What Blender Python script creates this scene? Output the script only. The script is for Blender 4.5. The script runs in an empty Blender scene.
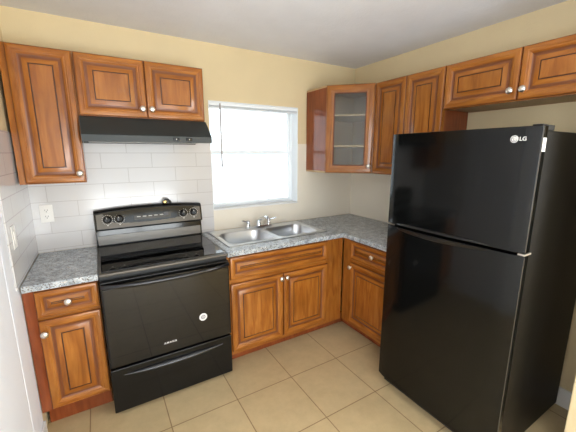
import bpy, bmesh, math, random
from mathutils import Vector, Matrix
random.seed(4)
SC = bpy.context.scene
COL = SC.collection
PI = math.pi

# ------------------------------------------------------------------ camera
cam_d = bpy.data.cameras.new('camera')
cam = bpy.data.objects.new('camera', cam_d); COL.objects.link(cam)
cam_d.sensor_fit = 'HORIZONTAL'; cam_d.sensor_width = 36.0
cam_d.lens = 36.0 * 315.46 / 576.0
cam_d.clip_start = 0.02
cam.location = (-2.3872, -2.6287, 1.5802)
cam.rotation_mode = 'XYZ'
cam.rotation_euler = (PI / 2 - 0.1974, 0.0, -0.5406)
SC.camera = cam

# ------------------------------------------------------------------ world, lights, exposure
world = bpy.data.worlds.new('World'); SC.world = world
world.use_nodes = True
bg = world.node_tree.nodes['Background']
bg.inputs['Color'].default_value = (0.84, 0.94, 1.0, 1)
bg.inputs['Strength'].default_value = 3.2

def area(name, loc, rot, sx, sy, power, color):
    d = bpy.data.lights.new(name, 'AREA'); d.shape = 'RECTANGLE'
    d.size, d.size_y = sx, sy; d.energy = power; d.color = color
    o = bpy.data.objects.new(name, d); COL.objects.link(o)
    o.location = loc; o.rotation_euler = rot
    return o
# added fill lamp at an invented glazed opening behind the camera
area('rear_fill', (-1.75, -4.72, 1.25), (PI / 2, 0, 0), 1.7, 2.0, 30, (0.97, 0.99, 1.0))
# unseen upward lamp added beyond the rear opening to brighten the ceiling
area('ceiling_fill', (-1.75, -5.5, .05), (PI - PI / 3.2, 0, 0), 2.0, 1.4, 150, (0.97, 0.99, 1.0))
# added fill lamp from the right, in an invented window behind the camera
area('right_fill', (.13, -3.55, 1.5), (0, PI / 2, 0), 1.1, 1.3, 92, (0.96, 0.985, 1.0))
# lamp in an invented left window, added to brighten the right side
area('left_fill', (-2.92, -3.75, 1.45), (0, -PI / 2, 0), 1.1, 1.1, 45, (0.97, 0.99, 1.0))
# daylight entering by the kitchen window
area('window_daylight', (-1.13, 1.05, 3.0), (-PI / 5, 0, 0), 1.8, 1.2, 150, (0.90, 0.96, 1.0))

SC.view_settings.view_transform = 'Standard'
SC.view_settings.look = 'None'
SC.view_settings.exposure = -0.22
SC.view_settings.gamma = 1.0
SC.view_settings.use_curve_mapping = False

# ------------------------------------------------------------------ materials
def srgb(r, g, b):
    f = lambda c: (c / 255 / 12.92) if c / 255 <= 0.04045 else ((c / 255 + 0.055) / 1.055) ** 2.4
    return (f(r), f(g), f(b), 1)

def new_mat(name):
    m = bpy.data.materials.new(name); m.use_nodes = True
    nt = m.node_tree
    return m, nt, nt.nodes['Principled BSDF']

def simple(name, col, rough=0.5, metal=0.0, spec=0.5, bump=0.0, bscale=200, coat=0.0, var=0.0, vscale=6):
    m, nt, b = new_mat(name)
    b.inputs['Base Color'].default_value = col
    b.inputs['Roughness'].default_value = rough
    b.inputs['Metallic'].default_value = metal
    b.inputs['Specular IOR Level'].default_value = spec
    b.inputs['Coat Weight'].default_value = coat
    tc = nt.nodes.new('ShaderNodeTexCoord')
    if bump:
        n = nt.nodes.new('ShaderNodeTexNoise'); n.inputs['Scale'].default_value = bscale
        n.inputs['Detail'].default_value = 3
        nt.links.new(tc.outputs['Object'], n.inputs['Vector'])
        bp = nt.nodes.new('ShaderNodeBump'); bp.inputs['Strength'].default_value = bump
        bp.inputs['Distance'].default_value = 0.004
        nt.links.new(n.outputs['Fac'], bp.inputs['Height']); nt.links.new(bp.outputs['Normal'], b.inputs['Normal'])
    if var:
        n = nt.nodes.new('ShaderNodeTexNoise'); n.inputs['Scale'].default_value = vscale
        nt.links.new(tc.outputs['Object'], n.inputs['Vector'])
        r = nt.nodes.new('ShaderNodeValToRGB')
        r.color_ramp.elements[0].position = 0.3; r.color_ramp.elements[1].position = 0.7
        r.color_ramp.elements[0].color = tuple(c * (1 - var) for c in col[:3]) + (1,)
        r.color_ramp.elements[1].color = tuple(min(1, c * (1 + var)) for c in col[:3]) + (1,)
        nt.links.new(n.outputs['Fac'], r.inputs['Fac']); nt.links.new(r.outputs['Color'], b.inputs['Base Color'])
    return m

def wood(name, axis, c0, c1, c2, rough=0.19):
    m, nt, b = new_mat(name)
    tc = nt.nodes.new('ShaderNodeTexCoord'); oi = nt.nodes.new('ShaderNodeObjectInfo')
    mp = nt.nodes.new('ShaderNodeMapping')
    s = {'z': (20, 20, 2.4), 'x': (2.4, 20, 20)}[axis]
    mp.inputs['Scale'].default_value = s
    add = nt.nodes.new('ShaderNodeVectorMath'); add.operation = 'ADD'
    mul = nt.nodes.new('ShaderNodeVectorMath'); mul.operation = 'SCALE'; mul.inputs['Scale'].default_value = 7.0
    cb = nt.nodes.new('ShaderNodeCombineXYZ')
    for i in range(3): nt.links.new(oi.outputs['Random'], cb.inputs[i])
    nt.links.new(cb.outputs[0], mul.inputs[0])
    nt.links.new(tc.outputs['Object'], add.inputs[0]); nt.links.new(mul.outputs[0], add.inputs[1])
    nt.links.new(add.outputs[0], mp.inputs['Vector'])
    n = nt.nodes.new('ShaderNodeTexNoise'); n.inputs['Scale'].default_value = 1.6
    n.inputs['Detail'].default_value = 4; n.inputs['Roughness'].default_value = 0.5; n.inputs['Distortion'].default_value = 0.8
    nt.links.new(mp.outputs[0], n.inputs['Vector'])
    r = nt.nodes.new('ShaderNodeValToRGB'); e = r.color_ramp.elements
    e[0].position = 0.28; e[0].color = c0; e[1].position = 0.75; e[1].color = c2
    k = e.new(0.5); k.color = c1
    nt.links.new(n.outputs['Fac'], r.inputs['Fac'])
    # broad patches of maple figure
    n2 = nt.nodes.new('ShaderNodeTexNoise'); n2.inputs['Scale'].default_value = 5.0
    nt.links.new(add.outputs[0], n2.inputs['Vector'])
    hs = nt.nodes.new('ShaderNodeHueSaturation')
    mr = nt.nodes.new('ShaderNodeMapRange'); mr.inputs['From Min'].default_value = 0.3; mr.inputs['From Max'].default_value = 0.7
    mr.inputs['To Min'].default_value = 0.86; mr.inputs['To Max'].default_value = 1.12
    nt.links.new(n2.outputs['Fac'], mr.inputs['Value']); nt.links.new(mr.outputs[0], hs.inputs['Value'])
    nt.links.new(r.outputs['Color'], hs.inputs['Color']); nt.links.new(hs.outputs['Color'], b.inputs['Base Color'])
    b.inputs['Roughness'].default_value = rough
    b.inputs['Specular IOR Level'].default_value = 0.45
    return m

M = {}
WA, WB, WC = srgb(130, 72, 25), srgb(153, 92, 34), srgb(174, 112, 48)
M['wood_v'] = wood('maple_vertical', 'z', WA, WB, WC)
M['wood_h'] = wood('maple_horizontal', 'x', WA, WB, WC)
M['glaze'] = simple('dark_glaze', srgb(66, 30, 11), 0.45)
M['wood_glazed'] = simple('glazed_maple', srgb(112, 60, 24), 0.35, var=.1)
M['wood_side'] = wood('cabinet_side_panel', 'z', srgb(118, 58, 28), srgb(132, 66, 34), srgb(144, 76, 40), 0.10)
M['wood_inner'] = simple('cabinet_interior', srgb(184, 152, 110), 0.6, var=.05)
M['nickel'] = simple('brushed_nickel', srgb(232, 226, 216), 0.34, 1.0)
M['splash_paint'] = simple('pale_splash_paint', srgb(232, 223, 206), 0.5, bump=.1, bscale=120)
M['paint'] = simple('cream_wall_paint', srgb(220, 201, 161), 0.75, bump=.25, bscale=120, var=.015)
M['white_paint'] = simple('white_wall_paint', srgb(243, 247, 255), 0.6, bump=.15, bscale=120)
M['trim'] = simple('white_trim_paint', srgb(232, 230, 226), 0.4)
M['vinyl'] = simple('white_vinyl', srgb(244, 249, 252), 0.35)
M['plastic_w'] = simple('white_plastic', srgb(238, 236, 232), 0.35)
M['dark_slot'] = simple('dark_slot', srgb(40, 38, 36), 0.6)
M['ceiling'] = simple('ceiling_paint', srgb(230, 230, 234), 0.9, bump=.5, bscale=55, var=.02)
M['black_gloss'] = simple('black_enamel', srgb(13, 13, 13), 0.10, spec=.36)
M['black_glass'] = simple('black_glass', srgb(6, 6, 7), 0.03, spec=.62)
M['black_handle'] = simple('black_polished_handle', srgb(66, 66, 68), 0.22, .9)
M['black_soft'] = simple('black_satin', srgb(20, 20, 20), 0.4)
M['black_hood'] = simple('hood_black_enamel', srgb(34, 41, 41), 0.42)
M['fridge'] = simple('fridge_black_door', srgb(9, 10, 10), 0.11, spec=.36)
M['fridge_side'] = simple('fridge_black_side', srgb(14, 12, 9), 0.42, spec=.15, bump=.35, bscale=420)
M['gasket'] = simple('rubber_gasket', srgb(12, 12, 12), 0.7)
M['highlight_grey'] = simple('grey_edge_highlight', srgb(60, 55, 48), 0.45, .2)
M['wand_grey'] = simple('grey_clear_plastic', srgb(186, 180, 180), 0.3)
M['steel'] = simple('brushed_steel', srgb(216, 219, 223), 0.3, 1.0, bump=.05, bscale=300)
M['chrome'] = simple('chrome', srgb(225, 228, 232), 0.07, 1.0)
M['panel_grey'] = simple('dark_metal_panel', srgb(90, 85, 78), 0.36, .5)
M['vent_grey'] = simple('grey_metal_strip', srgb(112, 109, 105), 0.32, .5)
M['ring_grey'] = simple('burner_ring_print', srgb(70, 70, 72), 0.15)
M['print_grey'] = simple('panel_print', srgb(190, 188, 182), 0.5)
M['print_white'] = simple('white_print', srgb(222, 220, 216), 0.5)
M['display'] = simple('display_glass', srgb(58, 55, 50), 0.25)
M['brass'] = simple('brass', srgb(205, 180, 120), 0.2, 1.0)
M['sticker_mark'] = simple('sticker_print', srgb(112, 106, 112), 0.6)

def counter_mat():
    m, nt, b = new_mat('granite_laminate')
    tc = nt.nodes.new('ShaderNodeTexCoord')
    def noise(s, d, dist=0):
        n = nt.nodes.new('ShaderNodeTexNoise'); n.inputs['Scale'].default_value = s; n.inputs['Detail'].default_value = d
        n.inputs['Distortion'].default_value = dist
        nt.links.new(tc.outputs['Object'], n.inputs['Vector']); return n
    def ramp(src, pts):
        r = nt.nodes.new('ShaderNodeValToRGB'); e = r.color_ramp.elements
        e[0].position, e[0].color = pts[0]; e[1].position, e[1].color = pts[-1]
        for p, c in pts[1:-1]:
            k = e.new(p); k.color = c
        nt.links.new(src.outputs['Fac'], r.inputs['Fac']); return r
    def mix(f, a, c):
        x = nt.nodes.new('ShaderNodeMix'); x.data_type = 'RGBA'
        nt.links.new(f, x.inputs['Factor']); nt.links.new(a, x.inputs['A']); nt.links.new(c, x.inputs['B'])
        return x.outputs['Result']
    base = ramp(noise(28, 6, .5), [(.30, srgb(122, 128, 134)), (.48, srgb(168, 176, 182)), (.62, srgb(194, 200, 203)), (.8, srgb(220, 220, 218))])
    spk = ramp(noise(120, 3, .3), [(.54, (0, 0, 0, 1)), (.62, (1, 1, 1, 1))])
    dark = nt.nodes.new('ShaderNodeRGB'); dark.outputs[0].default_value = srgb(88, 76, 66)
    c1 = mix(spk.outputs['Color'], base.outputs['Color'], dark.outputs[0])
    spk2 = ramp(noise(75, 4, .8), [(.60, (0, 0, 0, 1)), (.70, (1, 1, 1, 1))])
    lite = nt.nodes.new('ShaderNodeRGB'); lite.outputs[0].default_value = srgb(214, 206, 196)
    c2 = mix(spk2.outputs['Color'], c1, lite.outputs[0])
    nt.links.new(c2, b.inputs['Base Color'])
    b.inputs['Roughness'].default_value = 0.28
    return m
M['counter'] = counter_mat()

def brick_mat(name, ax, w, h, off, ox, oy, tile_a, tile_b, grout, mortar, rough, mott=0.0, bump=.4):
    """tiles laid in the plane of world axes ax (two letters)"""
    m, nt, b = new_mat(name)
    geo = nt.nodes.new('ShaderNodeNewGeometry'); sp = nt.nodes.new('ShaderNodeSeparateXYZ')
    nt.links.new(geo.outputs['Position'], sp.inputs[0])
    cb = nt.nodes.new('ShaderNodeCombineXYZ')
    ii = {'x': 0, 'y': 1, 'z': 2}
    for k, (a, o) in enumerate(zip(ax, (ox, oy))):
        ad = nt.nodes.new('ShaderNodeMath'); ad.operation = 'SUBTRACT'; ad.inputs[1].default_value = o
        nt.links.new(sp.outputs[ii[a]], ad.inputs[0]); nt.links.new(ad.outputs[0], cb.inputs[k])
    br = nt.nodes.new('ShaderNodeTexBrick')
    br.offset = off; br.offset_frequency = 2; br.squash = 1
    br.inputs['Scale'].default_value = 1
    br.inputs['Brick Width'].default_value = w; br.inputs['Row Height'].default_value = h
    br.inputs['Mortar Size'].default_value = mortar; br.inputs['Mortar Smooth'].default_value = .1
    br.inputs['Bias'].default_value = 0
    br.inputs['Color1'].default_value = tile_a; br.inputs['Color2'].default_value = tile_b; br.inputs['Mortar'].default_value = grout
    nt.links.new(cb.outputs[0], br.inputs['Vector'])
    out = br.outputs['Color']
    if mott:
        n = nt.nodes.new('ShaderNodeTexNoise'); n.inputs['Scale'].default_value = 9; n.inputs['Detail'].default_value = 8
        n.inputs['Roughness'].default_value = .68
        nt.links.new(geo.outputs['Position'], n.inputs['Vector'])
        mr = nt.nodes.new('ShaderNodeMapRange'); mr.inputs['From Min'].default_value = .3; mr.inputs['From Max'].default_value = .7
        mr.inputs['To Min'].default_value = 1 - mott; mr.inputs['To Max'].default_value = 1 + mott
        nt.links.new(n.outputs['Fac'], mr.inputs['Value'])
        hs = nt.nodes.new('ShaderNodeHueSaturation')
        nt.links.new(mr.outputs[0], hs.inputs['Value']); nt.links.new(out, hs.inputs['Color']); out = hs.outputs['Color']
    nt.links.new(out, b.inputs['Base Color'])
    b.inputs['Roughness'].default_value = rough
    inv = nt.nodes.new('ShaderNodeMath'); inv.operation = 'SUBTRACT'; inv.inputs[0].default_value = 1
    nt.links.new(br.outputs['Fac'], inv.inputs[1])
    bp = nt.nodes.new('ShaderNodeBump'); bp.inputs['Strength'].default_value = bump; bp.inputs['Distance'].default_value = .002
    nt.links.new(inv.outputs[0], bp.inputs['Height']); nt.links.new(bp.outputs['Normal'], b.inputs['Normal'])
    return m
M['floor'] = brick_mat('beige_floor_tile', 'xy', .4114, .4114, 0, -1.3387, -.9281,
                       srgb(196, 174, 134), srgb(191, 169, 129), srgb(140, 114, 80), .0032, .36, .09)
TA, TB, TG = srgb(210, 208, 208), srgb(206, 204, 204), srgb(184, 180, 179)
M['tile_xz'] = brick_mat('white_subway_tile_back', 'xz', .335, .108, .5, -2.190, 1.472, TA, TB, TG, .0022, .14, 0, .15)
M['tile_yz'] = brick_mat('white_subway_tile_side', 'yz', .335, .108, .5, -.02, 1.472, TA, TB, TG, .0022, .14, 0, .15)

def glass_mat(name, tint, fac_add=0.0, rough=0.02):
    m = bpy.data.materials.new(name); m.use_nodes = True; nt = m.node_tree
    nt.nodes.remove(nt.nodes['Principled BSDF'])
    out = nt.nodes['Material Output']
    t = nt.nodes.new('ShaderNodeBsdfTransparent'); t.inputs['Color'].default_value = tint
    g = nt.nodes.new('ShaderNodeBsdfGlossy'); g.inputs['Roughness'].default_value = rough
    f = nt.nodes.new('ShaderNodeFresnel'); f.inputs['IOR'].default_value = 1.5
    ad = nt.nodes.new('ShaderNodeMath'); ad.operation = 'ADD'; ad.inputs[1].default_value = fac_add; ad.use_clamp = True
    nt.links.new(f.outputs[0], ad.inputs[0])
    mx = nt.nodes.new('ShaderNodeMixShader')
    nt.links.new(ad.outputs[0], mx.inputs[0]); nt.links.new(t.outputs[0], mx.inputs[1]); nt.links.new(g.outputs[0], mx.inputs[2])
    nt.links.new(mx.outputs[0], out.inputs['Surface'])
    return m
M['glass'] = glass_mat('window_glass', (.97, .98, .98, 1))
M['cab_glass'] = glass_mat('cabinet_glass', (.9, .92, .9, 1), .0, .06)

# ------------------------------------------------------------------ mesh helpers
class MB:
    def __init__(s): s.v = []; s.f = []; s.m = []
    def vert(s, p): s.v.append(tuple(p)); return len(s.v) - 1
    def face(s, ids, m=0): s.f.append(tuple(ids)); s.m.append(m)
    def box(s, a, b, m=0):
        (x0, y0, z0), (x1, y1, z1) = a, b
        i = len(s.v)
        s.v += [(x0, y0, z0), (x1, y0, z0), (x1, y1, z0), (x0, y1, z0), (x0, y0, z1), (x1, y0, z1), (x1, y1, z1), (x0, y1, z1)]
        for q in ((0, 3, 2, 1), (4, 5, 6, 7), (0, 1, 5, 4), (1, 2, 6, 5), (2, 3, 7, 6), (3, 0, 4, 7)):
            s.face([i + k for k in q], m)
        return s
    def loft(s, rings, closed=True, cap0=True, cap1=True, m=0):
        idx = [[s.vert(p) for p in r] for r in rings]
        n = len(rings[0])
        for a, b in zip(idx, idx[1:]):
            for k in range(n if closed else n - 1):
                s.face([a[k], a[(k + 1) % n], b[(k + 1) % n], b[k]], m)
        if cap0: s.face(idx[0][::-1], m)
        if cap1: s.face(idx[-1], m)
        return s
    def lathe(s, prof, origin=(0, 0, 0), axis='z', n=24, m=0):
        """prof: (radius, height)"""
        ox, oy, oz = origin; rings = []
        for r, h in prof:
            ring = []
            for k in range(n):
                a = 2 * PI * k / n; c, d = r * math.cos(a), r * math.sin(a)
                if axis == 'z': ring.append((ox + c, oy + d, oz + h))
                elif axis == '-y': ring.append((ox + c, oy - h, oz + d))
                elif axis == 'x': ring.append((ox + h, oy + c, oz + d))
            rings.append(ring)
        return s.loft(rings, m=m)
    def tube(s, pts, r, n=12, m=0):
        pts = [Vector(p) for p in pts]; rings = []
        rr = r if isinstance(r, (list, tuple)) else [r] * len(pts)
        up = None
        for i, p in enumerate(pts):
            t = (pts[min(i + 1, len(pts) - 1)] - pts[max(i - 1, 0)]).normalized()
            if up is None:
                up = Vector((0, 0, 1)) if abs(t.z) < .9 else Vector((1, 0, 0))
            a = t.cross(up).normalized(); up = a.cross(t).normalized()
            rings.append([p + (a * math.cos(2 * PI * k / n) + up * math.sin(2 * PI * k / n)) * rr[i] for k in range(n)])
        return s.loft(rings, m=m)
    def prism(s, poly, axis, a, b, m=0):
        """extrude 2-D polygon along axis from a to b; poly gives the other two coords in xyz order"""
        def P(q, t):
            return {'x': (t, q[0], q[1]), 'y': (q[0], t, q[1]), 'z': (q[0], q[1], t)}[axis]
        return s.loft([[P(q, a) for q in poly], [P(q, b) for q in poly]], m=m)

def obj(name, mb, mats, parent=None, loc=(0, 0, 0), rotz=0, bevel=0, seg=2, smooth=True, ang=35):
    me = bpy.data.meshes.new(name)
    me.from_pydata(mb.v, [], mb.f)
    if not isinstance(mats, (list, tuple)): mats = [mats]
    for x in mats: me.materials.append(M[x])
    for p, k in zip(me.polygons, mb.m): p.material_index = k
    bm = bmesh.new(); bm.from_mesh(me)
    bmesh.ops.remove_doubles(bm, verts=bm.verts, dist=1e-6)
    bmesh.ops.recalc_face_normals(bm, faces=bm.faces)
    if bevel:
        ed = [e for e in bm.edges if len(e.link_faces) == 2 and e.calc_face_angle(0) > math.radians(40)]
        bmesh.ops.bevel(bm, geom=ed, offset=bevel, segments=seg, profile=.5, affect='EDGES', clamp_overlap=True)
    bm.to_mesh(me); bm.free()
    if smooth:
        for p in me.polygons: p.use_smooth = True
        me.set_sharp_from_angle(angle=math.radians(ang))
    o = bpy.data.objects.new(name, me); COL.objects.link(o)
    if bevel and smooth:
        wn = o.modifiers.new('weighted_normals', 'WEIGHTED_NORMAL'); wn.keep_sharp = True; wn.weight = 100
    o.location = loc; o.rotation_euler = (0, 0, rotz)
    if parent is not None: o.parent = parent
    return o

def thing(name, label, cat, loc=(0, 0, 0), rotz=0, group=None):
    o = bpy.data.objects.new(name, None); COL.objects.link(o)
    o.empty_display_size = .1
    o.location = loc; o.rotation_euler = (0, 0, rotz); o['label'] = label; o['category'] = cat
    if group: o['group'] = group
    return o

def struct(o): o['kind'] = 'structure'; return o

def text_mesh(name, txt, size, depth, mat, parent, loc, rot, bold=0.0, align='CENTER', xs=1.0):
    cu = bpy.data.curves.new(name + '_curve', 'FONT'); cu.body = txt; cu.size = size; cu.extrude = depth; cu.offset = bold
    cu.align_x = align; cu.align_y = 'CENTER'
    tmp = bpy.data.objects.new(name + '_tmp', cu); COL.objects.link(tmp)
    dg = bpy.context.evaluated_depsgraph_get(); dg.update()
    me = bpy.data.meshes.new_from_object(tmp.evaluated_get(dg))
    bpy.data.objects.remove(tmp); bpy.data.curves.remove(cu)
    me.materials.clear(); me.materials.append(M[mat])
    for v in me.vertices: v.co.x *= xs
    o = bpy.data.objects.new(name, me); COL.objects.link(o)
    o.parent = parent; o.location = loc; o.rotation_euler = rot
    return o

def rrect(cx, cy, w, h, r, z, n=6):
    pts = []
    for sx, sy, a0 in ((1, 1, 0), (-1, 1, PI / 2), (-1, -1, PI), (1, -1, 1.5 * PI)):
        for k in range(n + 1):
            a = a0 + PI / 2 * k / n
            pts.append((cx + sx * (w / 2 - r) + r * math.cos(a), cy + sy * (h / 2 - r) + r * math.sin(a), z))
    return pts

# ------------------------------------------------------------------ dimensions
W, H = 2.790, 2.428           # left wall x = -W, ceiling height
YR = -4.6                     # rear wall
WX0, WX1, WZ0, WZ1 = -1.562, -.699, 1.091, 1.998     # kitchen window opening
CT = .914                     # worktop height
TH = .15

# ------------------------------------------------------------------ room shell
mb = MB().box((-W - TH, YR - TH, -.1), (TH, TH, 0)); struct(obj('floor', mb, 'floor', smooth=False))
mb = MB().box((-W - TH, YR - TH, H), (TH, TH, H + .1)); struct(obj('ceiling', mb, 'ceiling', smooth=False))
mb = MB()
mb.box((-W - TH, 0, 0), (WX0, TH, H)).box((WX1, 0, 0), (TH, TH, H)).box((WX0, 0, 0), (WX1, TH, WZ0)).box((WX0, 0, WZ1), (WX1, TH, H))
struct(obj('wall_back', mb, 'paint', smooth=False))
mb = MB().box((0, -2.9, 0), (TH, 0, H)).box((0, YR, 0), (TH, -4.2, H)).box((0, -4.2, 0), (TH, -2.9, .95)).box((0, -4.2, 2.05), (TH, -2.9, H)); struct(obj('wall_right', mb, 'paint', smooth=False))  # unseen window opening added for the right-hand fill lamp
mb = MB().box((-W - TH, YR, 0), (-W, -4.35, H), 1).box((-W - TH, -4.35, 0), (-W, -3.15, .85), 1).box((-W - TH, -4.35, 2.05), (-W, -3.15, H), 1).box((-W - TH, -3.15, 0), (-W, -.614, H), 1).box((-W - TH, -.614, 0), (-W, 0, H), 0)  # unseen window opening added for the left-hand fill lamp
struct(obj('wall_left', mb, ['paint', 'white_paint'], smooth=False))
# short wall end beside the fridge
mb = MB().box((-.486, -2.32, 0), (0, -2.185, H)); struct(obj('wall_alcove', mb, 'paint', bevel=.008))
# unseen rear wall; the glazed opening is added to admit light
RX0, RX1, RZ1 = -2.65, -.85, 2.1
mb = MB().box((-W - TH, YR - TH, 0), (RX0, YR, H)).box((RX1, YR - TH, 0), (TH, YR, H)).box((RX0, YR - TH, RZ1), (RX1, YR, H))
struct(obj('wall_rear', mb, 'paint', smooth=False))
d = thing('door_2', 'white framed sliding glass door added in the unseen rear wall', 'door'); struct(d); d.location = ((RX0 + RX1) / 2, YR - .08, 0)
mb = MB()
for x in (-.9, -.03, .84): mb.box((x, -.03, .0), (x + .06, .03, RZ1))
mb.box((-.9, -.03, 0), (.9, .03, .06)).box((-.9, -.03, RZ1 - .06), (.9, .03, RZ1))
obj('door_frame', mb, 'vinyl', d)
obj('pane', MB().box((-.84, -.004, .06), (-.03, .004, RZ1 - .06)), 'glass', d, smooth=False)
obj('pane', MB().box((.03, -.004, .06), (.84, .004, RZ1 - .06)), 'glass', d, smooth=False)

# tiled splashbacks (8 mm proud of the wall)
TT, TZ = .008, 1.695
mb = MB().box((-W, -TT, CT), (WX0, 0, TZ))
mb.box((-2.442, -TT, .0), (-1.682, 0, CT))
struct(obj('trim_1', mb, 'tile_xz', smooth=False))
struct(obj('trim_2', MB().box((-W, -.70, CT), (-W + TT, -TT, TZ)), 'tile_yz', bevel=.002, smooth=False))
struct(obj('trim_3', MB().box((-TT, -1.245, CT), (0, -TT, TZ)).box((WX1, -TT, CT), (0, 0, TZ - .03)).box((WX0, -TT, CT), (WX1, 0, WZ0)), 'splash_paint', smooth=False))

def baseboard(name, a, b):
    struct(obj(name, MB().box(a, b), 'trim', bevel=.004))
baseboard('baseboard_right', (-.014, -2.184, 0), (-.0005, -1.27, .125))
baseboard('baseboard_left', (-W + .0005, -.808, 0), (-W + .014, -.62, .10))

# white door and casing on the left wall, just inside the frame
d = struct(thing('door_1', 'white painted door and casing on the left wall', 'door', (-W, -1.26, 0)))
mb = MB().box((.0005, -.45, 0), (.013, -.38, 2.08)).box((.0005, .38, 0), (.013, .45, 2.08)).box((.0005, -.38, 2.01), (.013, .38, 2.08))
obj('casing', mb, 'white_paint', d, bevel=.003)
obj('door_slab', MB().box((.0005, -.377, .01), (.012, .377, 2.005)), 'white_paint', d, bevel=.002)

# ------------------------------------------------------------------ kitchen window
w = struct(thing('window_1', 'white single hung kitchen window above the sink', 'window', (0, .1, 0)))
mb = MB()
f = .022
for z0, z1 in ((WZ0, WZ0 + f), (WZ1 - f, WZ1)): mb.box((WX0, 0, z0), (WX1, .045, z1))
for x0, x1 in ((WX0, WX0 + f), (WX1 - f, WX1)): mb.box((x0, 0, WZ0 + f), (x1, .045, WZ1 - f))
obj('window_frame', mb, 'vinyl', w, bevel=.003)
zm = 1.583
def sash(z0, z1, y0):
    mb = MB(); t = .022; x0, x1 = WX0 + f, WX1 - f
    mb.box((x0, y0, z0), (x1, y0 + .022, z0 + t)).box((x0, y0, z1 - t), (x1, y0 + .022, z1))
    mb.box((x0, y0, z0 + t), (x0 + t, y0 + .022, z1 - t)).box((x1 - t, y0, z0 + t), (x1, y0 + .022, z1 - t))
    s = obj('window_sash', mb, 'vinyl', w, bevel=.002)
    obj('pane', MB().box((x0 + t, y0 + .009, z0 + t), (x1 - t, y0 + .013, z1 - t)), 'glass', s, smooth=False)
sash(WZ0 + f, zm + .018, .0); sash(zm - .014, WZ1 - f, .0225)
mb = MB().box((WX0, -.098, WZ0 + .0125), (WX0 + .006, -.001, WZ1)).box((WX1 - .006, -.098, WZ0 + .0125), (WX1, -.001, WZ1)).box((WX0 + .006, -.098, WZ1 - .006), (WX1 - .006, -.001, WZ1))
obj('jamb_liner', mb, 'vinyl', w, smooth=False)
obj('window_sill', MB().box((WX0 + .001, -.108, WZ0), (WX1 - .001, -.002, WZ0 + .012)), 'trim', w, bevel=.003)

bl = thing('window_blind', 'raised white mini blind with its wand across the top of the window', 'blind', ((WX0 + WX1) / 2, .03, WZ1 - .0065))
hw = (WX1 - WX0) / 2 - .008
obj('headrail', MB().box((-hw, -.026, -.028), (hw, .014, -.001)), 'vinyl', bl, bevel=.002)
mb = MB()
for k in range(5): mb.box((-hw + .004, -.018, -.031 - k * .0022), (hw - .004, .008, -.030 - k * .0022))
obj('slat_stack', mb, 'vinyl', bl, smooth=False)
obj('bottom_rail', MB().box((-hw + .004, -.018, -.050), (hw - .004, .008, -.041)), 'vinyl', bl, bevel=.002)
mb = MB().tube([(-hw + .09, -.031, -.012), (-hw + .09, -.032, -.2), (-hw + .088, -.032, -.50)], .0072, 8)
mb.lathe([(.001, -.03), (.0075, -.028), (.0075, 0), (.001, .002)], (-hw + .088, -.032, -.50), n=10)
wm = obj('wand', mb, 'wand_grey', bl)

# ------------------------------------------------------------------ cabinet parts
def raised_front(w, h, frame=.055, t=.02, glass=False):
    """raised panel front; local x 0..w, z 0..h, y 0 (back) .. -t (face); slots: vertical, horizontal, glaze"""
    if glass: rings = [(0, .007), (.003, .003), (.009, .0005), (.014, 0), (.040, .0), (.045, .0025), (.062, .004), (.072, .009)]
    else:
        g = frame
        rings = [(0, .007), (.003, .003), (.009, .0005), (.014, 0), (g * .50, .0), (g * .56, .0022), (g * .68, .003), (g * .84, .008), (g * .95, .0105),
                 (g * 1.08, .0105), (g * 1.18, .0085), (g * 1.62, .003), (g * 1.64, .0062), (g * 1.71, .0062), (g * 1.73, .0025)]
    gl = set() if glass else {11, 12, 13}
    mb = MB()
    def ring(i, d): return [mb.vert(p) for p in ((i, -t + d, i), (w - i, -t + d, i), (w - i, -t + d, h - i), (i, -t + d, h - i))]
    ids = [ring(i, max(d, 0)) for i, d in rings]
    for k, (a, b) in enumerate(zip(ids, ids[1:])):
        for q in range(4):
            n = (q + 1) % 4
            mb.face([a[q], a[n], b[n], b[q]], 2 if k in gl else 3 if k in ((0, 7, 8, 9) if not glass else (0, 6)) else (1 if q in (0, 2) else 0))
    back = [mb.vert(p) for p in ((0, 0, 0), (w, 0, 0), (w, 0, h), (0, 0, h))]
    for q in range(4):
        n = (q + 1) % 4; mb.face([back[q], back[n], ids[0][n], ids[0][q]], 1 if q in (0, 2) else 0)
    if not glass:
        mb.face(ids[-1], 0); mb.face(back[::-1], 0)
    else:
        i = rings[-1][0]
        bi = [mb.vert(p) for p in ((i, 0, i), (w - i, 0, i), (w - i, 0, h - i), (i, 0, h - i))]
        for q in range(4):
            n = (q + 1) % 4
            mb.face([ids[-1][q], ids[-1][n], bi[n], bi[q]], 2)
            mb.face([back[n], back[q], bi[q], bi[n]], 0)
    return mb
WOOD = ['wood_v', 'wood_h', 'glaze', 'wood_glazed']
def knob(parent, x, z, y=-.02):
    prof = [(.001, 0), (.008, 0), (.007, .006), (.007, .012), (.015, .017), (.0188, .022), (.0178, .027), (.010, .031), (.001, .032)]
    return obj('knob', MB().lathe(prof, axis='-y', n=20), 'nickel', parent, (x, y, z), ang=60)
def front(kind, cab, x, z, w, h, kx=None, kz=None, frame=.055):
    o = obj(kind, raised_front(w, h, frame), WOOD, cab, (x, -.001, z), ang=20)
    if kx is not None: knob(o, kx, kz)
    return o
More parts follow.
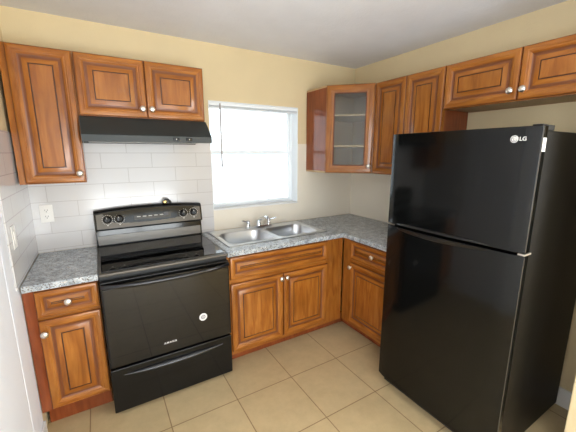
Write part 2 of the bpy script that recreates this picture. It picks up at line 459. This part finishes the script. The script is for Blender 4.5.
def carcass(cab, w, d, z0, z1, stiles, rails, mid=(), shelf=(), inner='wood_side', toe=None):
    """hollow box with face frame; front of the frame at y = 0"""
    t = .016
    mb = MB()
    mb.box((0, .019, z0), (t, d, z1)).box((w - t, .019, z0), (w, d, z1))
    mb.box((t, .019, z0), (w - t, d, z0 + t), 1)
    if not toe: mb.box((t, .019, z1 - t), (w - t, d, z1), 1)
    mb.box((t, d - .006, z0 + t), (w - t, d, z1 - t), 1)
    obj('carcass', mb, ['wood_side', 'wood_inner'], cab, bevel=.001, seg=1)
    mb = MB()
    l, r = stiles
    mb.box((0, 0, z0), (l, .019, z1), 0).box((w - r, 0, z0), (w, .019, z1), 0)
    for a, b in rails: mb.box((l, 0, a), (w - r, .019, b), 1)
    for a, b in mid: mb.box((a, .0005, rails[0][1]), (b, .0185, rails[1][0] if len(rails) < 3 else rails[1][0]), 0)
    obj('face_frame', mb, WOOD, cab, smooth=False)
    if toe: obj('toe_kick', MB().box((toe[0], toe[2], .001), (toe[1], toe[2] + .016, z0)), 'wood_side', cab)

UZ0, UZ1 = 1.401, 2.155
DZ0, DZ1, RZ0, RZT = .135, .662, .690, .862        # base door and drawer heights
BF = -.609                                          # base cabinet face frames
CB = .8745                                          # top of base carcasses
# --- left base cabinet (between the left wall and the stove)
x0, wd = -2.786, .337
c = thing('base_cabinet', 'narrow base cabinet with one drawer and one door, left of the stove', 'cabinet', (x0, BF, 0))
carcass(c, wd, .60, .145, CB, (.052, .02), [(.145, .18), (.685, .725), (.855, CB)], toe=(.012, wd, .085))
obj('filler_strip', MB().box((.0005, -.008, .146), (.046, -.0005, CB)), 'wood_side', c, smooth=False)
front('drawer', c, .048, .712, wd - .050, RZT - .712, (wd - .050) / 2, .075, .042)
front('door', c, .048, .156, wd - .050, .540, .022, .470)
# --- sink base
x0, wd = -1.681, 1.060
c = thing('sink_cabinet', 'wide sink base cabinet with two doors, under the double sink', 'cabinet', (x0, BF, 0))
carcass(c, wd, .60, .10, CB, (.03, .175), [(.10, .14), (.655, .695), (.855, CB)], mid=[(.43, .47)], toe=(0, wd + .11, .085))
fw = .862; front('false_drawer_front', c, .024, RZ0 + .006, fw, RZT - RZ0 - .006, frame=.046)
dw = .428
front('door', c, .024, DZ0 - .005, dw, DZ1 - DZ0 + .006, dw - .022, .50)
front('door', c, .024 + fw - dw, DZ0 - .005, dw, DZ1 - DZ0 + .006, .022, .50)
# --- right base (faces -x)
y0, wd = -.612, .630
c = thing('base_cabinet', 'base cabinet with a drawer and a door, between the corner and the fridge', 'cabinet', (BF, y0, 0), -PI / 2)
carcass(c, wd, .60, .10, CB, (.09, .03), [(.10, .14), (.655, .695), (.855, CB)], toe=(-.08, wd, .085))
front('drawer', c, .100, RZ0 + .012, .515, RZT - RZ0 - .012, .262, .086, .044)
front('door', c, .100, DZ0 - .005, .515, DZ1 - DZ0 + .014, .024, .505)

# --- worktops
def slab(name, xs, ys, mask, mat, z0, z1):
    bm = MB(); ids = {}
    def V(i, j, z):
        if (i, j, z) not in ids: ids[(i, j, z)] = bm.vert((xs[i], ys[j], z))
        return ids[(i, j, z)]
    on = lambda i, j: 0 <= i < len(xs) - 1 and 0 <= j < len(ys) - 1 and mask(i, j)
    for i in range(len(xs) - 1):
        for j in range(len(ys) - 1):
            if not on(i, j): continue
            bm.face([V(i, j, z1), V(i + 1, j, z1), V(i + 1, j + 1, z1), V(i, j + 1, z1)])
            bm.face([V(i, j + 1, z0), V(i + 1, j + 1, z0), V(i + 1, j, z0), V(i, j, z0)])
            for di, dj, a, b in ((-1, 0, (i, j), (i, j + 1)), (1, 0, (i + 1, j), (i + 1, j + 1)), (0, -1, (i, j), (i + 1, j)), (0, 1, (i, j + 1), (i + 1, j + 1))):
                if not on(i + di, j + dj): bm.face([V(*a, z0), V(*b, z0), V(*b, z1), V(*a, z1)])
    return obj(name, bm, mat, bevel=.005, seg=3)
def tag(o, label, cat, group=None):
    o['label'] = label; o['category'] = cat
    if group: o['group'] = group
    return o
o = slab('worktop', [-W + TT + .001, -2.4425], [-.652, -TT - .001], lambda i, j: True, 'counter', .876, CT)
tag(o, 'small speckled grey worktop, left of the stove', 'worktop')
SX0, SX1, SY0, SY1 = -1.632, -.745, -.545, -.035     # sink rim
o = slab('worktop', [-1.6815, SX0 + .02, SX1 - .02, -.652, -TT - .001], [-1.245, -.652, SY0 + .02, SY1 - .02, -TT - .001],
         lambda i, j: (j >= 1 or i == 3) and not (i == 1 and j == 2), 'counter', .876, CT)
tag(o, 'long L shaped speckled grey worktop holding the sink', 'worktop')

# --- sink
s = thing('kitchen_sink', 'stainless steel double bowl sink set in the worktop under the window', 'sink', ((SX0 + SX1) / 2, (SY0 + SY1) / 2, CT))
sw, sd = SX1 - SX0, SY1 - SY0
bw, bd, byc = .385, .345, -.035
mb = MB(); bcs = (-.211, .211)
for sg, bc in zip((-1, 1), bcs):
    cx = sg * sw / 4
    inner = rrect(bc, byc, bw, bd, .075, .002); outer = rrect(cx, 0, sw / 2, sd, .0012, .006)
    lip = rrect(bc, byc, bw + .012, bd + .012, .08, .006)
    mb.loft([outer, lip, inner], cap0=False, cap1=False)
mb.box((-sw / 2, -sd / 2, .0008), (sw / 2, -sd / 2 + .004, .006)).box((-sw / 2, sd / 2 - .004, .0008), (sw / 2, sd / 2, .006))
mb.box((-sw / 2, -sd / 2, .0008), (-sw / 2 + .004, sd / 2, .006)).box((sw / 2 - .004, -sd / 2, .0008), (sw / 2, sd / 2, .006))
obj('rim', mb, 'steel', s)
for bc in bcs:
    rr = [(0, .075, .002), (.003, .075, -.004), (.008, .075, -.10), (.016, .07, -.135), (.034, .06, -.155), (.06, .05, -.162), (.12, .03, -.166)]
    rings = [rrect(bc, byc, bw - 2 * i, bd - 2 * i, r, z) for i, r, z in rr]
    b = obj('bowl', MB().loft(rings, cap0=False), 'steel', s, ang=60)
    obj('drain', MB().lathe([(.001, .004), (.03, .004), (.036, .006), (.042, .004), (.043, 0)], (bc, byc, -.166), n=24), 'chrome', b)

# --- faucet on the sink's back ledge
fc = thing('faucet', 'chrome two handle faucet on the back ledge of the sink', 'faucet', ((SX0 + SX1) / 2 + .015, SY1 - .052, CT + .0065))
obj('base_plate', MB().loft([rrect(0, 0, .27, .056, .027, 0), rrect(0, 0, .27, .056, .027, .009), rrect(0, 0, .255, .045, .022, .014)]), 'chrome', fc)
mb = MB().lathe([(.024, .012), (.021, .03), (.016, .05), (.0155, .07)], n=20)
pts = []
for k in range(13):
    a = PI * .5 * k / 12
    pts.append((0, -.20 * math.sin(a * .98), .065 + .05 * math.sin(a * 1.55)))
pts.append((0, -.206, .078))
mb.tube(pts, [.0135] * 8 + [.012] * 5 + [.011], 14)
obj('spout', mb, 'chrome', fc, ang=60)
for sg in (-1, 1):
    mb = MB().lathe([(.022, .012), (.019, .028), (.015, .036), (.017, .048), (.019, .058), (.012, .066), (.001, .068)], (sg * .103, 0, 0), n=20)
    mb.tube([(sg * .103, 0, .058), (sg * .135, -.012, .066), (sg * .168, -.022, .074)], [.008, .0065, .0075], 10)
    obj('handle', mb, 'chrome', fc, ang=60)

# --- upper cabinets
UF, UD = -.304, .296
x0, wd = -2.7725, .3255
c = thing('wall_cabinet', 'tall single door wall cabinet in the left corner, beside the range hood', 'cabinet', (x0, UF, 0))
carcass(c, wd, UD, UZ0, UZ1, (.045, .02), [(UZ0, UZ0 + .03), (UZ1 - .03, UZ1)])
front('door', c, .0305, UZ0 + .004, wd - .0345, UZ1 - UZ0 - .008, wd - .0345 - .026, .055)
x0, wd, z0 = -2.445, .755, 1.800
c = thing('wall_cabinet', 'short two door wall cabinet directly above the range hood', 'cabinet', (x0, UF, 0))
carcass(c, wd, UD, z0, UZ1, (.02, .02), [(z0, z0 + .03), (UZ1 - .03, UZ1)], mid=[(wd / 2 - .02, wd / 2 + .02)])
dw = wd / 2 - .005
front('door', c, .003, z0 + .004, dw, UZ1 - z0 - .008, dw - .026, .052)
front('door', c, wd / 2 + .002, z0 + .004, dw, UZ1 - z0 - .008, .026, .052)

# diagonal corner cabinet with a glass door
A, B = .606, .312
c = thing('corner_cabinet', 'corner wall cabinet with a glass door and shelves inside', 'cabinet', (0, 0, 0))
g = .0015 + TT
poly = [(-g, -g), (-A, -g), (-A, -B), (-B, -A), (-g, -A)]
def in_poly(i):
    return [(-g - i, -g - i), (-A + i, -g - i), (-A + i, -B - i * .4), (-B - i * .4, -A + i), (-g - i, -A + i)]
mb = MB()
mb.prism(poly, 'z', UZ0, UZ0 + .016, 1).prism(poly, 'z', UZ1 - .016, UZ1, 1)
mb.box((-A, -B, UZ0 + .016), (-A + .016, -g, UZ1 - .016), 0).box((-B, -A, UZ0 + .016), (-g, -A + .016, UZ1 - .016), 0)
mb.box((-A + .016, -g - .006, UZ0 + .016), (-g, -g, UZ1 - .016), 1).box((-g - .006, -A + .016, UZ0 + .016), (-g, -g - .006, UZ1 - .016), 1)
obj('carcass', mb, ['wood_side', 'wood_inner'], c, smooth=False)
for z in (1.632, 1.895):
    obj('shelf', MB().prism([(-g - .008, -g - .008), (-A + .018, -g - .008), (-A + .018, -B - .015), (-B - .015, -A + .018), (-g - .008, -A + .018)], 'z', z, z + .016), 'wood_inner', c, smooth=False)
fl = (A - B) * math.sqrt(2)
mb = MB()
t = .03
mb.box((0, 0, UZ0 + .016), (t, .016, UZ1 - .016), 0).box((fl - t, 0, UZ0 + .016), (fl, .016, UZ1 - .016), 0)
mb.box((t, 0, UZ0 + .016), (fl - t, .016, UZ0 + .04), 1).box((t, 0, UZ1 - .04), (fl - t, .016, UZ1 - .016), 1)
obj('face_frame', mb, WOOD, c, (-A, -B, 0), -PI / 4, smooth=False)
dw, dh = fl - .012, UZ1 - UZ0 - .008
q = -.001 * math.sqrt(.5)
dr = obj('door', raised_front(dw, dh, glass=True), WOOD, c, (-A + .006 * math.sqrt(.5) + q, -B - .006 * math.sqrt(.5) + q, UZ0 + .004), -PI / 4, ang=20)
pn = obj('pane', MB().box((.068, -.010, .068), (dw - .068, -.006, dh - .068)), 'cab_glass', dr, smooth=False)
pn['label'] = 'clear glass pane'
knob(dr, dw - .026, .062)

y0, wd = -.608, .628
c = thing('wall_cabinet', 'tall two door wall cabinet on the right wall, beside the glass corner cabinet', 'cabinet', (UF, y0, 0), -PI / 2)
carcass(c, wd, UD, UZ0, UZ1, (.02, .02), [(UZ0, UZ0 + .03), (UZ1 - .03, UZ1)], mid=[(wd / 2 - .02, wd / 2 + .02)])
dw = wd / 2 - .006
front('door', c, .004, UZ0 + .004, dw, UZ1 - UZ0 - .008, dw - .026, .055)
front('door', c, wd / 2 + .002, UZ0 + .004, dw, UZ1 - UZ0 - .008, .026, .055)
y0, wd, z0 = -1.2365, .900, 1.869
c = thing('wall_cabinet', 'short two door wall cabinet above the fridge', 'cabinet', (UF, y0, 0), -PI / 2)
carcass(c, wd, UD, z0, UZ1, (.02, .02), [(z0, z0 + .03), (UZ1 - .03, UZ1)], mid=[(wd / 2 - .02, wd / 2 + .02)])
dw = wd / 2 - .006
front('door', c, .004, z0 + .004, dw, UZ1 - z0 - .008, dw - .030, .052)
front('door', c, wd / 2 + .002, z0 + .004, dw, UZ1 - z0 - .008, .030, .052)

# ------------------------------------------------------------------ range hood
hx0, hx1 = -2.444, -1.689
h = thing('range_hood', 'black under cabinet range hood above the stove', 'range hood', ((hx0 + hx1) / 2, 0, 1.645))
hh = (hx1 - hx0) / 2
sec = [(-.012, 0), (-.012, .152), (-.318, .152), (-.335, .146), (-.446, .046), (-.452, .040), (-.452, .0), (-.44, .0), (-.44, .012), (-.03, .012), (-.03, 0)]
obj('hood_shell', MB().prism(sec, 'x', -hh, hh), 'black_hood', h, bevel=.0015)
obj('filter', MB().box((-hh + .03, -.43, .004), (hh - .03, -.05, .0115)), 'vent_grey', h)
for k, x in enumerate((-1.925, -1.843)):
    sw_ = obj('switch', MB().box((-.019, -.006, -.009), (.019, 0, .009)), 'black_gloss', h, (x - (hx0 + hx1) / 2, -.4525, .022), bevel=.002)
    obj('switch_mark', MB().box((-.003, -.0068, -.004), (.003, -.0061, .004)), 'print_grey', sw_)

# ------------------------------------------------------------------ stove
sx0, sx1 = -2.4415, -1.6835
st = thing('stove', 'black freestanding electric stove with glass top and oven door', 'stove', ((sx0 + sx1) / 2, 0, 0))
sh = (sx1 - sx0) / 2
obj('body', MB().box((-sh + .002, -.640, .022), (sh - .002, -.02, .896)), 'black_soft', st, bevel=.003)
for fx in (-.33, .33):
    for fy in (-.60, -.08):
        obj('foot', MB().lathe([(.02, 0), (.022, .004), (.014, .008), (.014, .0225)], (fx, fy, 0), n=14), 'black_soft', st)
# cooktop: metal surround and black glass
ct = obj('cooktop', MB().box((-sh, -.672, .897), (sh, -.062, .9135)), 'panel_grey', st, bevel=.005, seg=3)
gl = obj('cooktop_glass', MB().box((-sh + .016, -.640, .914), (sh - .016, -.070, .9175)), 'black_glass', ct, bevel=.001)
gl['label'] = 'smooth black glass surface'
for bx, by, br in ((-.185, -.50, .105), (.19, -.50, .085), (-.185, -.215, .08), (.19, -.215, .105)):
    mb = MB(); n = 48
    for r in (br, br * .6):
        mb.loft([[(bx + q * math.cos(2 * PI * k / n), by + q * math.sin(2 * PI * k / n), .9177) for k in range(n)] for q in (r - .0015, r + .0015)], cap0=False, cap1=False)
    obj('burner_ring', mb, 'ring_grey', gl)
# backguard
def arch(x): return .020 * (1 - (x / sh) ** 2)
N = 14
prof = [(-.018, .905), (-.058, .905), (-.052, .985), (-.050, 1.030), (-.088, 1.040), (-.092, 1.046), (-.071, 1.155), (-.064, 1.168), (-.050, 1.176), (-.024, 1.176), (-.018, 1.170)]
rings = []
for k in range(N + 1):
    x = -sh + .001 + (2 * sh - .002) * k / N
    rings.append([(x, y, z + (arch(x) if z > 1.1 else 0)) for y, z in prof])
bgd = obj('backguard', MB().loft(rings), 'black_gloss', st, bevel=.002)
def on_panel(z, off=.0012):            # point on the sloping face
    t = (z - 1.046) / (1.155 - 1.046)
    return -.092 + .021 * t - off
mb = MB(); rows = []
for zf in (0, 1):
    rows.append([(x, on_panel(1.049 if zf == 0 else 1.149 + arch(x), .0008), 1.049 if zf == 0 else 1.150 + arch(x)) for x in [-sh + .014 + (2 * sh - .028) * k / N for k in range(N + 1)]])
mb.loft(rows, closed=False, cap0=False, cap1=False)
cp = obj('control_panel', mb, 'panel_grey', bgd)
cp['label'] = 'dark grey metallic control panel'
ti = math.atan2(.021, .109)
def on_face_box(x0, x1, z0, z1, off, th):
    return MB().loft([[(x0, on_panel(z0, o), z0), (x1, on_panel(z0, o), z0), (x1, on_panel(z1, o), z1), (x0, on_panel(z1, o), z1)] for o in (off, off + th)])
dsp = obj('display', on_face_box(-.125, .135, 1.092, 1.150, .0012, .001), 'display', cp)
for k in range(5): obj('button', on_face_box(-.105 + k * .04, -.08 + k * .04, 1.112, 1.118, .0024, .0005), 'print_grey', dsp)
obj('button', on_face_box(.085, .118, 1.108, 1.132, .0024, .0005), 'ring_grey', dsp)
for kx in (-.297, -.220, .232, .312):
    z = 1.112
    prof_k = [(.001, 0), (.026, 0), (.027, .003), (.022, .006), (.020, .022), (.017, .026), (.001, .0265)]
    big = kx < 0
    mb = MB().lathe(prof_k, axis='-y', n=24)
    mb.box((-.0045, -.034, -.019), (.0045, -.024, .019))
    kn = obj('knob', mb, 'black_gloss', bgd, (kx, on_panel(z), z)); kn.rotation_euler = (-ti, random.uniform(-.5, .5), 0)
    obj('pointer', MB().box((-.0012, -.0352, .004), (.0012, -.0341, .017)), 'print_white', kn)
    mb = MB(); n = 16
    for k in range(n):
        a = -PI * .5 + 2 * PI * (k + .5) / n
        r0, r1 = (.030, .035)
        cx_, cz_ = math.cos(a), math.sin(a)
        ww = .0022
        mb.loft([[(kx + r * cx_ + s_ * cz_ * ww, on_panel(z + r * cz_, .0018), z + r * cz_ - s_ * cx_ * ww) for s_ in (-1, 1)] for r in (r0, r1)], closed=False, cap0=False, cap1=False)
    mb.box((kx - .004, on_panel(1.07, .002), 1.068), (kx + .004, on_panel(1.07, .0014), 1.076))
    obj('dial_marks', mb, 'print_grey', cp)
mb = MB().loft([[(-sh + .012, y, z), (sh - .012, y, z)] for y, z in ((-.0575, .925), (-.0600, .927), (-.0562, .990), (-.053, .992))], closed=False, cap0=False, cap1=False)
vs = obj('vent_strip', mb, 'vent_grey', bgd); vs['label'] = 'shiny grey metal strip'
# oven door
dz0, dz1 = .325, .868
od = obj('oven_door', MB().box((-sh + .002, -.682, dz0), (sh - .002, -.6415, dz1)), 'black_gloss', st, bevel=.006, seg=3)
dg_ = obj('door_glass', MB().box((-sh + .012, -.686, dz0 + .010), (sh - .012, -.6821, dz1 - .045)), 'black_glass', od, bevel=.0015)
# bowed handle across the top of the door
rings = []
for k in range(25):
    u = -1 + 2 * k / 24; x = u * (sh - .006)
    bow = .044 * (1 - abs(u) ** 3.2) + .004
    cy, cz = -.684 - bow, .845 - .006 * (1 - u * u)
    rings.append([(x, cy + .011 * math.cos(a) , cz + .013 * math.sin(a)) for a in [2 * PI * j / 12 for j in range(12)]])
hd = obj('handle', MB().loft(rings), 'black_handle', od, ang=60)
stk = obj('sticker', MB().lathe([(.001, 0), (.026, 0), (.026, .0006), (.001, .0007)], axis='-y', n=32), 'print_white', od, (-1.879 + 2.0625, -.6862, .510))
stk['label'] = 'round white paper sticker'
mb = MB(); n = 32
mb.loft([[(r * math.cos(2 * PI * k / n), -.0009, r * math.sin(2 * PI * k / n)) for k in range(n)] for r in (.0100, .0150)], cap0=False, cap1=False)
mb.box((-.007, -.0011, -.006), (.007, -.0008, -.002)).box((-.007, -.0011, .001), (.007, -.0008, .005))
obj('sticker_print', mb, 'sticker_mark', stk)
text_mesh('nameplate', 'A M A N A', .0165, .0004, 'print_white', od, (-2.094 + 2.0625, -.6868, .398), (PI / 2, 0, 0), .0004, xs=.98)
# storage drawer
dwr = obj('drawer', MB().box((-sh + .002, -.680, .022), (sh - .002, -.6415, .312)), 'black_gloss', st, bevel=.006, seg=3)
rings = []
for k in range(25):
    u = -1 + 2 * k / 24; x = u * .31
    e = max(1 - u * u, 0.0)
    zc, hh_, dp = .266 - .012 * e, .003 + .018 * e, .002 + .020 * e ** .7
    rings.append([(x, -.6802 - dp * math.cos(a), zc + hh_ * math.sin(a)) for a in [-PI / 2 + PI * j / 12 for j in range(13)]])
obj('handle', MB().loft(rings), 'black_handle', dwr, bevel=0, ang=60)

# little fitting behind the stove
pf = thing('gas_fitting', 'small dark bent fitting with brass end sticking up behind the stove', 'fitting', (-1.945, -.0485, 1.196))
pts = [(-.024, 0, .0), (-.020, 0, .014), (-.008, 0, .027), (.008, -.001, .026), (.022, -.002, .014), (.030, -.002, .0)]
obj('hose', MB().tube(pts, .0095, 10), 'black_soft', pf, ang=60)
obj('nut', MB().lathe([(.001, 0), (.014, 0), (.015, .004), (.015, .012), (.011, .014), (.001, .0145)], (-.014, -.009, .010), '-y', 6), 'brass', pf)

# ------------------------------------------------------------------ fridge (front faces -x)
fy0, fw_ = -1.266, .764
FX = -.842
fr = thing('refrigerator', 'tall black top freezer refrigerator on the right', 'refrigerator', (FX, fy0, 0), -PI / 2)
# local: x 0..fw_ towards the viewer's right, y 0 = door faces, +y to the wall
obj('body', MB().box((.008, .072, .03), (fw_ - .008, .80, 1.672)), 'fridge_side', fr, bevel=.005)
obj('base_grille', MB().box((.02, .058, .004), (fw_ - .02, .0715, .062)), 'black_soft', fr, bevel=.002)
for px in (.05, fw_ - .05):
    obj('foot', MB().lathe([(.02, 0), (.02, .006), (.012, .008), (.012, .0305)], (px, .14, 0), n=12), 'black_soft', fr)
def fdoor(name, z0, z1):
    # slightly crowned door face
    rings = []
    n = 16
    for k in range(n + 1):
        u = -1 + 2 * k / n; x = fw_ / 2 + u * fw_ / 2
        y = .010 * u * u + (.010 * max(0, abs(u) - .955) / .045)
        rings.append([(x, y, z0), (x, .064, z0), (x, .064, z1), (x, y, z1)])
    o = obj(name, MB().loft(rings), 'fridge', fr, bevel=.003)
    obj('gasket', MB().box((.014, .0645, z0 + .01), (fw_ - .014, .0715, z1 - .01)), 'gasket', o)
    return o
zs = 1.140
fz = fdoor('freezer_door', zs + .006, 1.690)
fd = fdoor('fridge_door', .066, zs - .006)
for dd, z0, z1 in ((fz, zs + .012, 1.684), (fd, .072, zs - .012)):
    e = obj('edge_highlight', MB().box((fw_ - .0015, .0205, z0), (fw_ + .0012, .0255, z1)), 'highlight_grey', dd); e['label'] = 'thin pale highlight painted along the door edge'  # highlight on the door bevel, put in as a pale strip
# long curved grips along the split
def grip(parent, zt, sgn, depth):
    rings = []
    for k in range(25):
        u = k / 24; x = .075 + .575 * u
        e = math.sin(PI * min(1, u ** .8)) ** .7 if 0 < u < 1 else 0
        hgt = .005 + depth * e
        yf = .008 - .022 * e
        yb = .004
        rings.append([(x, .012, zt), (x, yf, zt), (x, yf + .003, zt + sgn * hgt * .6), (x, .012, zt + sgn * hgt)])
    return obj('handle', MB().loft(rings), 'black_soft', parent, ang=50)
grip(fd, zs - .010, -1, .030)
grip(fz, zs + .010, 1, .012)
obj('hinge_cover', MB().box((fw_ - .050, .0685, 1.6725), (fw_ - .010, .150, 1.697)).box((fw_ - .045, .026, 1.6905), (fw_ - .006, .0685, 1.697)), 'black_soft', fr, bevel=.004)
mh = obj('hinge', MB().box((fw_ - .026, .016, zs - .004), (fw_ + .003, .078, zs + .004)), 'nickel', fr, bevel=.001); mh['label'] = 'bright metal middle hinge'
# emblem
zl, xl = 1.638, .669
em = obj('emblem', MB().lathe([(.001, 0), (.0155, 0), (.0155, .0012), (.001, .0016)], axis='-y', n=32), 'print_white', fz, (xl, .0048, zl)); em['label'] = 'pale round emblem'
mb = MB(); n = 40
mb.loft([[(r * math.cos(a), -.0019, r * math.sin(a)) for a in [.25 * PI + 1.62 * PI * k / n - PI * .0 for k in range(n + 1)]] for r in (.0098, .0128)], closed=False, cap0=False, cap1=False)
mb.box((-.0025, -.0021, -.007), (-.0005, -.0018, .007)).box((-.0025, -.0021, -.007), (.004, -.0018, -.005)).box((.004, -.0021, -.001), (.0122, -.0018, .001))
mb.box((-.0075, -.0021, .002), (-.0045, -.0018, .005))
obj('emblem_mark', mb, 'sticker_mark', em)
text_mesh('lettering', 'LG', .0225, .0006, 'print_white', fz, (xl + .0185, .0052, zl), (PI / 2, 0, 0), .0004, 'LEFT')
sk = obj('sticker', MB().box((fw_ + .0002, .0285, 1.585), (fw_ + .0007, .058, 1.641)), 'print_white', fz); sk['label'] = 'white rectangular sticker on the door side'
mb = MB()
for k in range(4): mb.box((fw_ + .0008, .036, 1.592 + k * .011), (fw_ + .0012, .051, 1.599 + k * .011))
obj('sticker_print', mb, 'sticker_mark', sk)

# ------------------------------------------------------------------ outlet and switch
ol = thing('wall_outlet', 'white duplex outlet on the tile above the small worktop', 'outlet', (-2.706, -TT - .0005, 1.180))
obj('cover_plate', MB().loft([[(x, y, z) for x, z in ((-.036, -.058), (.036, -.058), (.036, .058), (-.036, .058))] for y in (0, -.005)]), 'plastic_w', ol, bevel=.002)
for dz in (-.021, .021):
    r = obj('socket', MB().lathe([(.001, 0), (.0165, 0), (.0165, .002), (.001, .0022)], (0, -.0052, dz), '-y', 20), 'plastic_w', ol)
    mb = MB().box((-.008, -.0079, dz - .001), (-.0055, -.0074, dz + .008)).box((.0055, -.0079, dz - .001), (.008, -.0079 + .0005, dz + .008)).box((-.0025, -.0079, dz - .010), (.0025, -.0074, dz - .005))
    obj('slot', mb, 'dark_slot', r)
ls = thing('light_switch', 'white switch plate on the tiled left wall', 'switch', (-W + TT + .0005, -.60, 1.165))
obj('cover_plate', MB().box((0, -.036, -.058), (.005, .036, .058)), 'plastic_w', ls, bevel=.002)
obj('toggle', MB().box((.0052, -.015, -.033), (.009, .015, .033)), 'plastic_w', ls, bevel=.0015)
